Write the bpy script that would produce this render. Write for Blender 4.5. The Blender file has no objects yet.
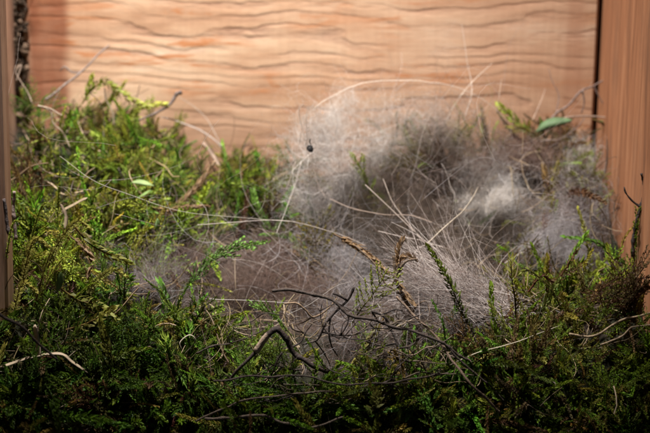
import bpy, math, random
import numpy as np
from mathutils import Matrix, Vector, Euler

# ------------------------------------------------------------------ scene, camera, light
# all layout numbers are in centimetres; CM converts to metres
CM = 0.01
rng = np.random.default_rng(11)
random.seed(11)
sc = bpy.context.scene
col = sc.collection
sc.render.engine = 'CYCLES'
sc.cycles.max_bounces = 6
sc.cycles.diffuse_bounces = 3
sc.cycles.transparent_max_bounces = 6
sc.cycles.use_denoising = True
sc.cycles.sample_clamp_indirect = 4.0

PITCH, ROLL = math.radians(14.0), math.radians(0.8)
CAM = np.array([0.40, -45.0, 10.0])
cam_data = bpy.data.cameras.new('camera')
cam = bpy.data.objects.new('camera', cam_data)
col.objects.link(cam)
cam_data.sensor_width = 36.0
cam_data.lens = 103.9
cam_data.clip_start = 0.01
cam_data.clip_end = 20.0
cam.location = Vector(CAM * CM)
cam.rotation_euler = (Matrix.Rotation(math.radians(90) - PITCH, 3, 'X') @ Matrix.Rotation(ROLL, 3, 'Z')).to_euler()
cam_data.dof.use_dof = True
cam_data.dof.focus_distance = 0.375
cam_data.dof.aperture_fstop = 25.0
sc.camera = cam

world = bpy.data.worlds.new('World')
sc.world = world
world.use_nodes = True
world.node_tree.nodes['Background'].inputs[0].default_value = (0.80, 0.88, 1.0, 1)
world.node_tree.nodes['Background'].inputs[1].default_value = 0.042

def spot(name, loc, target, watts, angle, blend, size, color):
    d = bpy.data.lights.new(name, 'SPOT')
    d.energy = watts
    d.spot_size = math.radians(angle)
    d.spot_blend = blend
    d.shadow_soft_size = size * CM
    d.color = color
    o = bpy.data.objects.new(name, d)
    col.objects.link(o)
    o.location = Vector(loc) * CM
    o.rotation_euler = (Vector(target) - Vector(loc)).to_track_quat('-Z', 'Y').to_euler()
    return o
spot('lamp_above_box', (-5.0, -9.6, 34.0), (-1.0, -2.6, 0.0), 23.5, 44, 1.0, 1.5, (1.0, 0.975, 0.95))

sc.view_settings.view_transform = 'Standard'
sc.view_settings.look = 'None'
sc.view_settings.exposure = 0.0
sc.view_settings.gamma = 1.0

# ------------------------------------------------------------------ layout helpers
_R = np.array((Matrix.Rotation(math.radians(90) - PITCH, 3, 'X') @ Matrix.Rotation(ROLL, 3, 'Z')))
FPX = 650.0 * 103.9 / 36.0
def P(u, v, y):
    """the point at depth y (cm, back board = 0) seen at position u, v of the 650 x 433 photograph"""
    d = _R @ np.array([(u - 325.0) / FPX, (216.5 - v) / FPX, -1.0])
    return CAM + d * ((y - CAM[1]) / d[1])
def project(p):
    q = (np.asarray(p) - CAM) @ _R
    return 325.0 + FPX * q[..., 0] / -q[..., 2], 216.5 - FPX * q[..., 1] / -q[..., 2]
def nrm(a):
    return a / (np.linalg.norm(a, axis=-1, keepdims=True) + 1e-9)

# ------------------------------------------------------------------ mesh accumulator
class MB:
    def __init__(s):
        s.v, s.f3, s.f4, s.c, s.n = [], [], [], [], 0
    def add(s, v, f3=None, f4=None, c=(1, 1, 1)):
        v = np.asarray(v, dtype=np.float64).reshape(-1, 3)
        if f3 is not None and len(f3): s.f3.append(np.asarray(f3).reshape(-1, 3) + s.n)
        if f4 is not None and len(f4): s.f4.append(np.asarray(f4).reshape(-1, 4) + s.n)
        c = np.asarray(c, dtype=np.float64)
        if c.ndim == 1: c = np.broadcast_to(c, (len(v), 3))
        s.v.append(v); s.c.append(c); s.n += len(v)
    def mesh(s, name, smooth=True, origin=(0, 0, 0)):
        v = (np.concatenate(s.v) - np.asarray(origin)) * CM
        c = np.concatenate(s.c)
        f3 = np.concatenate(s.f3) if s.f3 else np.zeros((0, 3), int)
        f4 = np.concatenate(s.f4) if s.f4 else np.zeros((0, 4), int)
        me = bpy.data.meshes.new(name)
        me.vertices.add(len(v)); me.vertices.foreach_set('co', v.astype(np.float32).ravel())
        loops = np.concatenate([f3.ravel(), f4.ravel()]).astype(np.int32)
        me.loops.add(len(loops)); me.loops.foreach_set('vertex_index', loops)
        starts = np.concatenate([np.arange(len(f3)) * 3, len(f3) * 3 + np.arange(len(f4)) * 4]).astype(np.int32)
        me.polygons.add(len(starts)); me.polygons.foreach_set('loop_start', starts)
        me.update(calc_edges=True)
        if smooth: me.polygons.foreach_set('use_smooth', np.ones(len(starts), dtype=bool))
        a = me.color_attributes.new('tint', 'FLOAT_COLOR', 'POINT')
        a.data.foreach_set('color', np.concatenate([c, np.ones((len(c), 1))], 1).astype(np.float32).ravel())
        return me
    def build(s, name, mat, parent=None, origin=(0, 0, 0), smooth=True):
        me = s.mesh(name, smooth, origin)
        me.materials.append(mat)
        o = bpy.data.objects.new(name, me)
        col.objects.link(o)
        if parent is not None: o.parent = parent
        else: o.location = Vector(origin) * CM
        return o

def tag(o, label, cat=None, group=None, kind=None):
    o['label'] = label
    if cat: o['category'] = cat
    if group: o['group'] = group
    if kind: o['kind'] = kind
    return o
def empty(name, loc):
    o = bpy.data.objects.new(name, None)
    o.empty_display_size = 0.005
    col.objects.link(o); o.location = Vector(loc) * CM
    return o

def tubes(mb, paths, radii, sides=3, c=(1, 1, 1), cap=False, flat=1.0):
    """paths (N,K,3), radii (N,K) -> N closed tubes"""
    paths = np.asarray(paths, float); N, K, _ = paths.shape
    radii = np.broadcast_to(np.asarray(radii, float), (N, K))
    t = nrm(np.gradient(paths, axis=1))
    ref = nrm(rng.normal(size=(N, 1, 3)))
    ref = np.broadcast_to(ref, t.shape)
    n1 = np.cross(t, ref); bad = np.linalg.norm(n1, axis=-1) < 0.15
    n1[bad] = np.cross(t[bad], np.array([0.31, 0.77, 0.55])); n1 = nrm(n1)
    n2 = np.cross(t, n1)
    ang = np.arange(sides) * 2 * math.pi / sides
    ring = (n1[:, :, None, :] * np.cos(ang)[None, None, :, None] + n2[:, :, None, :] * np.sin(ang)[None, None, :, None] * flat)
    v = paths[:, :, None, :] + ring * radii[:, :, None, None]
    idx = np.arange(N * K * sides).reshape(N, K, sides)
    a = idx[:, :-1, :]; b = np.roll(a, -1, 2); d = idx[:, 1:, :]; e = np.roll(d, -1, 2)
    f4 = np.stack([a, b, e, d], -1).reshape(-1, 4)
    f3 = None
    if cap:
        f3 = []
        for n in range(N):
            for k in range(1, sides - 1):
                f3.append([idx[n, 0, 0], idx[n, 0, k + 1], idx[n, 0, k]])
                f3.append([idx[n, -1, 0], idx[n, -1, k], idx[n, -1, k + 1]])
    c = np.asarray(c, float)
    if c.ndim == 2: c = np.repeat(c, K * sides, 0)
    mb.add(v, f3, f4, c)

def spline(pts, n):
    """Catmull-Rom through pts, n samples"""
    p = np.asarray(pts, float)
    if len(p) == 2: p = np.stack([p[0], p.mean(0), p[1]])
    q = np.vstack([2 * p[0] - p[1], p, 2 * p[-1] - p[-2]])
    seg = np.linspace(0, len(p) - 1 - 1e-6, n); i = seg.astype(int); f = (seg - i)[:, None]
    a, b, c, d = q[i], q[i + 1], q[i + 2], q[i + 3]
    return 0.5 * (2 * b + (c - a) * f + (2 * a - 5 * b + 4 * c - d) * f ** 2 + (3 * b - a - 3 * c + d) * f ** 3)

_K = [rng.normal(size=(10, 3)) for _ in range(3)]; _PH = [rng.uniform(0, 6.28, 10) for _ in range(3)]
def field(p, scale):
    """smooth vector noise"""
    return np.stack([np.sin((p / scale) @ k.T + ph).sum(-1) / 3.2 for k, ph in zip(_K, _PH)], -1)

# ------------------------------------------------------------------ materials
def mat(name):
    m = bpy.data.materials.new(name); m.use_nodes = True
    nt = m.node_tree; b = nt.nodes['Principled BSDF']
    return m, nt, b
def N(nt, t, **kw):
    n = nt.nodes.new(t)
    for k, v in kw.items(): setattr(n, k, v)
    return n
def ramp(nt, stops):
    r = N(nt, 'ShaderNodeValToRGB'); e = r.color_ramp.elements
    while len(e) > 1: e.remove(e[-1])
    e[0].position, e[0].color = stops[0][0], (*stops[0][1], 1)
    for p, c in stops[1:]:
        x = e.new(p); x.color = (*c, 1)
    return r
def math_node(nt, op, a, b=None, clamp=False):
    n = N(nt, 'ShaderNodeMath', operation=op, use_clamp=clamp)
    for i, x in enumerate((a, b)):
        if x is None: continue
        if isinstance(x, (int, float)): n.inputs[i].default_value = x
        else: nt.links.new(x, n.inputs[i])
    return n.outputs[0]
def mix(nt, fac, a, b, blend='MIX'):
    n = N(nt, 'ShaderNodeMix', data_type='RGBA', blend_type=blend)
    for i, x in ((0, fac), (6, a), (7, b)):
        if isinstance(x, (int, float)): n.inputs[i].default_value = x
        elif isinstance(x, tuple): n.inputs[i].default_value = (*x, 1)
        else: nt.links.new(x, n.inputs[i])
    return n.outputs[2]
def noise(nt, vec, scale, detail=3, rough=0.55, dist=0.0):
    n = N(nt, 'ShaderNodeTexNoise'); n.inputs['Scale'].default_value = scale
    n.inputs['Detail'].default_value = detail; n.inputs['Roughness'].default_value = rough
    n.inputs['Distortion'].default_value = dist
    nt.links.new(vec, n.inputs['Vector'])
    return n.outputs['Fac']
def coords(nt, scale):
    """object coordinates in centimetres, stretched"""
    tc = N(nt, 'ShaderNodeTexCoord'); mp = N(nt, 'ShaderNodeMapping')
    mp.inputs['Scale'].default_value = tuple(100.0 * s for s in scale)
    nt.links.new(tc.outputs['Object'], mp.inputs['Vector'])
    return mp.outputs[0]

def band(nt, x, lo, hi, soft):
    """1 between lo and hi, soft edges"""
    a = N(nt, 'ShaderNodeMapRange', interpolation_type='SMOOTHSTEP'); a.inputs[1].default_value = lo - soft; a.inputs[2].default_value = lo + soft
    b = N(nt, 'ShaderNodeMapRange', interpolation_type='SMOOTHSTEP'); b.inputs[1].default_value = hi - soft; b.inputs[2].default_value = hi + soft
    nt.links.new(x, a.inputs[0]); nt.links.new(x, b.inputs[0])
    return math_node(nt, 'SUBTRACT', a.outputs[0], b.outputs[0], True)

def wood_back():
    m, nt, b = mat('weathered_softwood_cross_grain')
    L = nt.links.new
    v = coords(nt, (1, 1, 1))
    sp = N(nt, 'ShaderNodeSeparateXYZ'); L(v, sp.inputs[0]); x, z = sp.outputs[0], sp.outputs[2]
    # growth rings run across the board, gently wandering
    big = noise(nt, coords(nt, (0.13, 1, 0.20)), 1.0, 2, 0.45)
    mid = noise(nt, coords(nt, (0.55, 1, 0.55)), 1.0, 3, 0.55)
    fine = noise(nt, coords(nt, (2.2, 1, 1.6)), 1.0, 3, 0.6)
    zw = noise(nt, coords(nt, (0.03, 1, 0.75)), 1.0, 2, 0.6)
    w = math_node(nt, 'ADD', math_node(nt, 'MULTIPLY', z, 2.5), math_node(nt, 'MULTIPLY', big, 8.5))
    w = math_node(nt, 'ADD', w, math_node(nt, 'MULTIPLY', zw, 5.0))
    w = math_node(nt, 'ADD', w, math_node(nt, 'MULTIPLY', mid, 1.5))
    w = math_node(nt, 'ADD', w, math_node(nt, 'MULTIPLY', fine, 0.22))
    fr = math_node(nt, 'FRACT', w)
    wn = N(nt, 'ShaderNodeTexWhiteNoise', noise_dimensions='1D'); L(math_node(nt, 'FLOOR', w), wn.inputs['W'])
    late = ramp(nt, [(0.0, (0.16,) * 3), (0.14, (0, 0, 0)), (0.35, (0.06,) * 3), (0.50, (0.30,) * 3), (0.70, (0.62,) * 3), (0.85, (0.9,) * 3), (0.94, (0.8,) * 3), (1.0, (0.25,) * 3)])
    L(fr, late.inputs[0])
    gap = noise(nt, coords(nt, (0.30, 1, 1.5)), 1.0, 4, 0.65)
    gapr = ramp(nt, [(0.40, (0.0,) * 3), (0.62, (1,) * 3)]); L(gap, gapr.inputs[0])
    lf = math_node(nt, 'MULTIPLY', late.outputs[0], gapr.outputs[0])
    lf = math_node(nt, 'MULTIPLY', lf, math_node(nt, 'ADD', math_node(nt, 'MULTIPLY', wn.outputs[0], 0.85), 0.35), True)
    pale = ramp(nt, [(0.30, (0.27, 0.15, 0.085)), (0.45, (0.42, 0.265, 0.165)), (0.58, (0.52, 0.37, 0.25)), (0.70, (0.61, 0.47, 0.355))])
    L(noise(nt, coords(nt, (0.20, 1, 0.75)), 1.0, 5, 0.65), pale.inputs[0])
    w2 = math_node(nt, 'ADD', math_node(nt, 'MULTIPLY', w, 2.7), math_node(nt, 'MULTIPLY', mid, 1.2))
    fr2 = math_node(nt, 'FRACT', w2)
    g3 = ramp(nt, [(0.35, (0,) * 3), (0.7, (1,) * 3)]); L(noise(nt, coords(nt, (0.5, 1, 0.9)), 1.0, 3, 0.6), g3.inputs[0])
    c = mix(nt, math_node(nt, 'MULTIPLY', math_node(nt, 'MULTIPLY', fr2, fr2), math_node(nt, 'MULTIPLY', g3.outputs[0], 0.42)), pale.outputs[0], (0.34, 0.18, 0.11))
    c = mix(nt, math_node(nt, 'MULTIPLY', lf, 0.62), c, (0.215, 0.115, 0.082))
    fibre = noise(nt, coords(nt, (0.6, 1, 9.0)), 1.0, 3, 0.6)
    c = mix(nt, 0.35, c, mix(nt, fibre, (0.25, 0.2, 0.17), (0.95, 0.9, 0.86)), 'OVERLAY')
    # saw marks across the grain
    saw = noise(nt, coords(nt, (9.0, 1, 0.35)), 1.0, 2, 0.5)
    c = mix(nt, 0.11, c, mix(nt, saw, (0.35, 0.28, 0.24), (1.0, 0.95, 0.9)), 'OVERLAY')
    # resin and rust coloured stains that follow the grain
    st = noise(nt, coords(nt, (0.42, 1, 2.4)), 1.0, 4, 0.65, 0.4)
    sr = ramp(nt, [(0.53, (0, 0, 0)), (0.60, (1, 1, 1))]); L(st, sr.inputs[0])
    wide = noise(nt, coords(nt, (0.3, 1, 0.5)), 1.0, 1); wr = ramp(nt, [(0.42, (0, 0, 0)), (0.56, (1, 1, 1))]); L(wide, wr.inputs[0])
    c = mix(nt, math_node(nt, 'MULTIPLY', math_node(nt, 'MULTIPLY', sr.outputs[0], wr.outputs[0]), 0.8), c, (0.40, 0.14, 0.04))
    # damp stain band by the left edge, paler rub by the right edge
    wob = math_node(nt, 'ADD', x, math_node(nt, 'MULTIPLY', noise(nt, coords(nt, (0.6, 1, 0.5)), 1.0, 3), 0.35))
    damp = band(nt, wob, -6.70, -5.72, 0.16)
    dv = noise(nt, coords(nt, (1.5, 1, 0.5)), 1.0, 3); dvr = ramp(nt, [(0.3, (0.72,) * 3), (0.62, (1.0,) * 3)]); L(dv, dvr.inputs[0])
    c = mix(nt, math_node(nt, 'MULTIPLY', damp, dvr.outputs[0]), c, (0.20, 0.064, 0.028))
    edge = band(nt, wob, 6.35, 6.75, 0.1)
    c = mix(nt, math_node(nt, 'MULTIPLY', edge, 0.45), c, (0.30, 0.13, 0.07))
    # grime that climbed from the damp nest
    gz = math_node(nt, 'ADD', z, math_node(nt, 'MULTIPLY', noise(nt, coords(nt, (0.5, 1, 0.5)), 1.0, 4), 2.2))
    gm = band(nt, gz, -8, 2.4, 0.9)
    c = mix(nt, math_node(nt, 'MULTIPLY', gm, 0.68), c, (0.30, 0.165, 0.10))
    rt = band(nt, wob, 2.2, 9.0, 3.2)
    c = mix(nt, math_node(nt, 'MULTIPLY', rt, 0.52), c, (0.32, 0.17, 0.10))
    L(c, b.inputs['Base Color'])
    b.inputs['Roughness'].default_value = 0.72
    b.inputs['Specular IOR Level'].default_value = 0.25
    bp = N(nt, 'ShaderNodeBump'); bp.inputs['Strength'].default_value = 0.35; bp.inputs['Distance'].default_value = 0.0006
    h = math_node(nt, 'SUBTRACT', math_node(nt, 'MULTIPLY', saw, 0.5), math_node(nt, 'MULTIPLY', lf, 0.8))
    L(h, bp.inputs['Height']); L(bp.outputs[0], b.inputs['Normal'])
    return m

def wood_side(name, c0, c1, c2):
    m, nt, b = mat(name); L = nt.links.new
    g = noise(nt, coords(nt, (3, 1.3, 0.14)), 1.0, 5, 0.65, 0.8)
    g2 = noise(nt, coords(nt, (8, 7, 0.5)), 1.0, 4, 0.6)
    r = ramp(nt, [(0.30, c0), (0.5, c1), (0.68, c2)]); L(g, r.inputs[0])
    c = mix(nt, 0.25, r.outputs[0], mix(nt, g2, (0.3, 0.25, 0.22), (0.85, 0.8, 0.76)), 'OVERLAY')
    bl = ramp(nt, [(0.5, (0,) * 3), (0.7, (0.6,) * 3)]); L(noise(nt, coords(nt, (0.7, 0.7, 0.3)), 1.0, 5, 0.7), bl.inputs[0])
    c = mix(nt, bl.outputs[0], c, (0.14, 0.07, 0.04))
    L(c, b.inputs['Base Color']); b.inputs['Roughness'].default_value = 0.7
    b.inputs['Specular IOR Level'].default_value = 0.25
    bp = N(nt, 'ShaderNodeBump'); bp.inputs['Strength'].default_value = 0.3; bp.inputs['Distance'].default_value = 0.0005
    L(g2, bp.inputs['Height']); L(bp.outputs[0], b.inputs['Normal'])
    return m

def tinted(name, rough, translucent, sheen=0.0, nscale=4.0, namp=0.5, spec=0.25):
    """colour from the per-piece tint attribute with fine mottling; some light passes through"""
    m, nt, b = mat(name); L = nt.links.new
    at = N(nt, 'ShaderNodeAttribute', attribute_name='tint')
    n = noise(nt, coords(nt, (1, 1, 1)), nscale, 3, 0.6)
    f = math_node(nt, 'ADD', math_node(nt, 'MULTIPLY', math_node(nt, 'SUBTRACT', n, 0.5), 2 * namp), 1.0)
    cb = N(nt, 'ShaderNodeCombineColor'); [L(f, cb.inputs[i]) for i in range(3)]
    c = mix(nt, 1.0, at.outputs['Color'], cb.outputs[0], 'MULTIPLY')
    L(c, b.inputs['Base Color']); b.inputs['Roughness'].default_value = rough
    b.inputs['Specular IOR Level'].default_value = spec
    b.inputs['Sheen Weight'].default_value = sheen
    if translucent > 0:
        tr = N(nt, 'ShaderNodeBsdfTranslucent'); L(c, tr.inputs[0])
        mx = N(nt, 'ShaderNodeMixShader'); mx.inputs[0].default_value = translucent
        L(b.outputs[0], mx.inputs[1]); L(tr.outputs[0], mx.inputs[2])
        L(mx.outputs[0], nt.nodes['Material Output'].inputs['Surface'])
    return m

M_BACK = wood_back()
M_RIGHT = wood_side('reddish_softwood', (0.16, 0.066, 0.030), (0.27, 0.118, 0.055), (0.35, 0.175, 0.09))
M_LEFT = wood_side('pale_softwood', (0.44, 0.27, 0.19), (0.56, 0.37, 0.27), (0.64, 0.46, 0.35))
M_LEAF = tinted('moss_leaf', 0.55, 0.45, 0, 5.0, 0.45, 0.25)
M_HAIR = tinted('animal_hair', 0.55, 0.30, 0, 2.0, 0.3, 0.3)
M_TWIG = tinted('twig_bark', 0.65, 0.0, 0, 9.0, 0.75, 0.3)
M_STRAW = tinted('dry_straw', 0.5, 0.15, 0, 5.0, 0.4, 0.35)
def bark_bump(m):
    nt = m.node_tree; b = nt.nodes['Principled BSDF']
    bp = N(nt, 'ShaderNodeBump'); bp.inputs['Strength'].default_value = 0.8; bp.inputs['Distance'].default_value = 0.0004
    nt.links.new(noise(nt, coords(nt, (22, 22, 22)), 1.0, 4, 0.65), bp.inputs['Height']); nt.links.new(bp.outputs[0], b.inputs['Normal'])
bark_bump(M_TWIG)
M_SOIL = tinted('peaty_nest_litter', 0.9, 0.0, 0, 6.0, 0.9, 0.1)

# ------------------------------------------------------------------ nest box
def board(lo, hi, bevel=0.06):
    """a sawn board with chamfered edges"""
    lo, hi = np.array(lo, float), np.array(hi, float)
    import bmesh
    bm = bmesh.new(); bmesh.ops.create_cube(bm, size=1.0)
    for v in bm.verts: v.co = Vector(((lo + hi) / 2 + np.array(v.co) * (hi - lo)) * CM)
    bmesh.ops.bevel(bm, geom=list(bm.edges), offset=bevel * CM, segments=2, affect='EDGES')
    me = bpy.data.meshes.new('board'); bm.to_mesh(me); bm.free()
    return me
def part(name, me, m, parent):
    me.materials.append(m)
    o = bpy.data.objects.new(name, me); col.objects.link(o); o.parent = parent
    return o
box = empty('nest_box', (0, 0, -8))
tag(box, 'open fronted pale wooden nest box enclosing the mossy nest', 'nest box')
off = Vector((0, 0, 8 * CM))
for name, lo, hi, m in (
        ('back_board', (-7.0, 0.0, -8.0), (6.92, 1.6, 12.0), M_BACK),
        ('side_board', (-8.7, -12.6, -8.0), (-7.14, 1.6, 12.0), M_LEFT),
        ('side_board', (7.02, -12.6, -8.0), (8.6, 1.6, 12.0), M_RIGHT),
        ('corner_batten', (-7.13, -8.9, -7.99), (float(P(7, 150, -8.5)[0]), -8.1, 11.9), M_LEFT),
        ('shade_board', (-9.2, -16.0, 12.05), (9.1, -10.25, 13.4), M_LEFT),  # unseen board added above the view to throw shade on the nest front
        ('floor_board', (-7.13, -12.6, -9.4), (7.01, 1.6, -8.02), M_LEFT)):
    o = part(name, board(lo, hi), m, box); o.location = off

# ------------------------------------------------------------------ the nest's form: a heap with a hollow
CTRL = []
def row(y, pts):
    for u, v in pts: CTRL.append(P(u, v, y))
row(-0.4, [(20, 112), (90, 126), (150, 130), (200, 156), (260, 162), (310, 160), (370, 140), (440, 134), (520, 138), (600, 150)])
row(-2.2, [(10, 146), (70, 142), (140, 148), (200, 186), (250, 200), (310, 200), (350, 185), (430, 175), (490, 168), (550, 170), (610, 182)])
row(-4.6, [(0, 200), (60, 205), (130, 215), (180, 245), (240, 268), (300, 255), (360, 280), (430, 290), (480, 276), (540, 236), (620, 232)])
row(-6.6, [(-20, 250), (50, 256), (120, 274), (180, 300), (240, 312), (320, 312), (400, 302), (470, 296), (530, 290), (600, 284), (650, 275)])
row(-8.4, [(-30, 305), (60, 312), (140, 332), (230, 342), (320, 348), (410, 342), (500, 332), (580, 318), (660, 306)])
row(-9.7, [(-40, 358), (60, 362), (180, 376), (300, 386), (420, 384), (540, 374), (680, 356)])
row(-10.2, [(-60, 420), (100, 425), (325, 432), (520, 428), (700, 420)])
row(-10.5, [(-70, 520), (150, 520), (325, 520), (520, 520), (720, 520)])
row(-10.9, [(-80, 640), (150, 640), (325, 640), (520, 640), (740, 640)])
row(-3.2, [(370, 232), (420, 240), (465, 238)])
CTRL = np.array(CTRL)
_d = np.linalg.norm(CTRL[:, None, :2] - CTRL[None, :, :2], axis=-1)
_w = np.linalg.solve(_d + 0.15 * np.eye(len(CTRL)), CTRL[:, 2] - CTRL[:, 2].mean())
def height(x, y):
    q = np.stack([np.asarray(x, float), np.asarray(y, float)], -1)
    d = np.linalg.norm(q[..., None, :] - CTRL[:, :2], axis=-1)
    return CTRL[:, 2].mean() + d @ _w
def normal(x, y):
    e = 0.25
    hx = (height(x + e, y) - height(x - e, y)) / (2 * e); hy = (height(x, y + e) - height(x, y - e)) / (2 * e)
    return nrm(np.stack([-hx, -hy, np.ones_like(hx)], -1))

def make_bed():
    nx, ny = 150, 150
    X, Y = np.meshgrid(np.linspace(-7.08, 6.98, nx), np.linspace(-12.3, -0.03, ny))
    p = np.stack([X, Y, np.zeros_like(X)], -1)
    Z = height(X, Y) - 0.55 + 0.10 * field(p, 0.35)[..., 0] + 0.05 * field(p, 0.12)[..., 1]
    top = np.stack([X, Y, Z], -1); bot = np.stack([X, Y, np.full_like(Z, -7.9)], -1)
    mb = MB(); i = np.arange(nx * ny).reshape(ny, nx)
    quad = np.stack([i[:-1, :-1], i[:-1, 1:], i[1:, 1:], i[1:, :-1]], -1).reshape(-1, 4)
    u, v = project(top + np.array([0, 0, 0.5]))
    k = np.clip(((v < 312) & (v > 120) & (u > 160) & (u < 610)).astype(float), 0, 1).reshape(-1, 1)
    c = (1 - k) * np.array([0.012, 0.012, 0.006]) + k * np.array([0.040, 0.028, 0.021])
    mb.add(top, None, quad, c)
    edge = np.concatenate([i[0, :], i[1:, -1], i[-1, -2::-1], i[-2:0:-1, 0]])
    n = len(edge); ev = np.concatenate([top.reshape(-1, 3)[edge], bot.reshape(-1, 3)[edge]])
    a = np.arange(n); b = np.roll(a, -1)
    mb.add(ev, None, np.stack([a + n, b + n, b, a], -1), (0.02, 0.018, 0.01))
    o = mb.build('nest_litter', M_SOIL)
    tag(o, 'dark matted litter that fills the box under moss and fur', 'litter', kind='stuff')
make_bed()

# ------------------------------------------------------------------ moss
def leaf_block(base, axis, out, L, W, curl=0.25):
    """pointed folded leaves: 5 vertices, 4 triangles each"""
    side = nrm(np.cross(axis, out)); d = nrm(axis)
    up = np.cross(side, d)
    L = np.asarray(L)[:, None]; W = np.asarray(W)[:, None]
    mid = base + d * L * 0.42
    v = np.stack([base, mid + side * W * 0.5 + up * W * 0.22, mid, mid - side * W * 0.5 + up * W * 0.22,
                  base + d * L * 0.96 - up * L * curl], 1)
    n = len(base); o = (np.arange(n) * 5)[:, None, None]
    f = np.array([[0, 1, 2], [0, 2, 3], [1, 4, 2], [2, 4, 3]])[None] + o
    return v.reshape(-1, 3), f.reshape(-1, 3)

def leafy_stem(path, spacing, L, W, ang, tip_boost=0.0, r=0.02, start=0.12):
    """returns list of (v, f3, f4, shade) for a stem clothed in spirally set leaves; shade = 0 at base .. 1 at tip"""
    seg = np.linalg.norm(np.diff(path, axis=0), axis=1); s = np.concatenate([[0], np.cumsum(seg)])
    n = max(3, int(s[-1] * (1 - start) / spacing)); q = np.linspace(s[-1] * start, s[-1], n)
    base = np.stack([np.interp(q, s, path[:, k]) for k in range(3)], -1)
    t = nrm(np.gradient(path, axis=0)); tt = nrm(np.stack([np.interp(q, s, t[:, k]) for k in range(3)], -1))
    ref = np.array([0.2, 0.9, 0.35]); n1 = nrm(np.cross(tt, ref)); n2 = np.cross(tt, n1)
    th = np.arange(n) * 2.4 + rng.uniform(0, 6); th = th + rng.normal(0, 0.3, n)
    rad = n1 * np.cos(th)[:, None] + n2 * np.sin(th)[:, None]
    f = q / s[-1]
    a = ang * (1.0 - 0.55 * f ** 3) + rng.normal(0, 0.14, n)
    axis = tt * np.cos(a)[:, None] + rad * np.sin(a)[:, None]
    ln = L * (0.75 + 0.35 * np.sin(np.pi * np.clip(f, 0, 1) ** 0.8) + tip_boost * f) * rng.uniform(0.75, 1.15, n)
    v, f3 = leaf_block(base, axis, rad, ln, W * rng.uniform(0.8, 1.2, n), curl=rng.uniform(0.05, 0.35))
    return v, f3, np.repeat(f, 5)

def sprig_parts(path, kind, s=1.0):
    """geometry of one moss shoot along path; kinds: feather, frond, star, thread"""
    leaves, stems = [], []
    if kind == 'feather':
        leaves.append(leafy_stem(path, 0.030 * s, 0.22 * s, 0.088 * s, 0.92)); stems.append((path, 0.018 * s))
    elif kind == 'star':
        leaves.append(leafy_stem(path, 0.026 * s, 0.19 * s, 0.066 * s, 1.05, 0.7)); stems.append((path, 0.020 * s))
    elif kind == 'thread':
        leaves.append(leafy_stem(path, 0.030 * s, 0.13 * s, 0.055 * s, 0.6)); stems.append((path, 0.016 * s))
    else:
        leaves.append(leafy_stem(path, 0.045 * s, 0.09 * s, 0.045 * s, 0.7)); stems.append((path, 0.017 * s))
        ln = np.linalg.norm(np.diff(path, axis=0), axis=1).sum(); n = max(6, int(ln / (0.10 * s)))
        t = nrm(np.gradient(path, axis=0)); side0 = nrm(np.cross(t.mean(0), nrm(rng.normal(size=3))))
        for k in range(n):
            f = 0.15 + 0.82 * k / n; i = min(int(f * (len(path) - 1)), len(path) - 1)
            sd = side0 * (1 if k % 2 else -1) + rng.normal(0, 0.22, 3)
            d = nrm(t[i] * 0.75 + sd)
            bl = s * (0.46 * math.sin(math.pi * (0.15 + 0.85 * (1 - f))) + 0.10) * rng.uniform(0.7, 1.15)
            bp = path[i] + d * np.linspace(0, bl, 5)[:, None] + t[i] * (np.linspace(0, 1, 5) ** 2)[:, None] * bl * 0.25
            lv = leafy_stem(bp, 0.036 * s, 0.10 * s, 0.048 * s, 0.8, start=0.05)
            leaves.append((lv[0], lv[1], f * 0.6 + 0.4 * lv[2])); stems.append((bp, 0.009 * s))
    v = np.concatenate([l[0] for l in leaves]); n = 0; f = []
    for l in leaves: f.append(l[1] + n); n += len(l[0])
    return (v, np.concatenate(f), np.concatenate([l[2] for l in leaves])), stems

def tint_leaf(shade, base, tip):
    j = np.clip(shade[:, None], 0, 1) ** 1.6
    return np.array(base) * (1 - j) + np.array(tip) * j

GREENS = {   # base colour low on the shoot, colour of the young tip
    'bright': ((0.105, 0.135, 0.016), (0.33, 0.38, 0.045)),
    'mid':    ((0.062, 0.092, 0.010), (0.20, 0.27, 0.022)),
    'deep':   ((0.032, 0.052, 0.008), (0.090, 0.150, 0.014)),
    'olive':  ((0.095, 0.085, 0.020), (0.26, 0.235, 0.045)),
    'brown':  ((0.085, 0.050, 0.022), (0.16, 0.110, 0.045)),
    'lime':   ((0.15, 0.20, 0.028), (0.42, 0.48, 0.075)),
    'fresh':  ((0.058, 0.110, 0.016), (0.15, 0.28, 0.035)),
}
def template(kind):
    n = 12; L = {'feather': 1.5, 'star': 1.2, 'thread': 1.7, 'frond': 1.8}[kind] * rng.uniform(0.85, 1.15)
    z = np.linspace(0, L, n); b = rng.normal(0, 0.95, 2); c = rng.uniform(-1.2, 1.2)
    path = np.stack([b[0] * (z / L) ** 2 + 0.06 * np.sin(z * 4 + c), b[1] * (z / L) ** 2 + 0.06 * np.cos(z * 3.3 + c), z - 0.12 * (z / L) ** 2], -1)
    (v, f, sh), stems = sprig_parts(path, kind)
    sb = MB()
    for p, r in stems: tubes(sb, p[None, ::3] if len(p) > 6 else p[None, ::2], r, 3)
    n5 = len(v) // 5; v = v.reshape(n5, 5, 3)[:, [0, 1, 3, 4]].reshape(-1, 3); sh = sh.reshape(n5, 5)[:, :4].ravel()
    f = (np.array([[0, 1, 3], [0, 3, 2]])[None] + (np.arange(n5) * 4)[:, None, None]).reshape(-1, 3)
    return v, f, sh, np.concatenate(sb.v), np.concatenate(sb.f4)
TEMPL = {k: [template(k) for _ in range(n)] for k, n in (('feather', 12), ('star', 8), ('thread', 8), ('frond', 8))}

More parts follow.
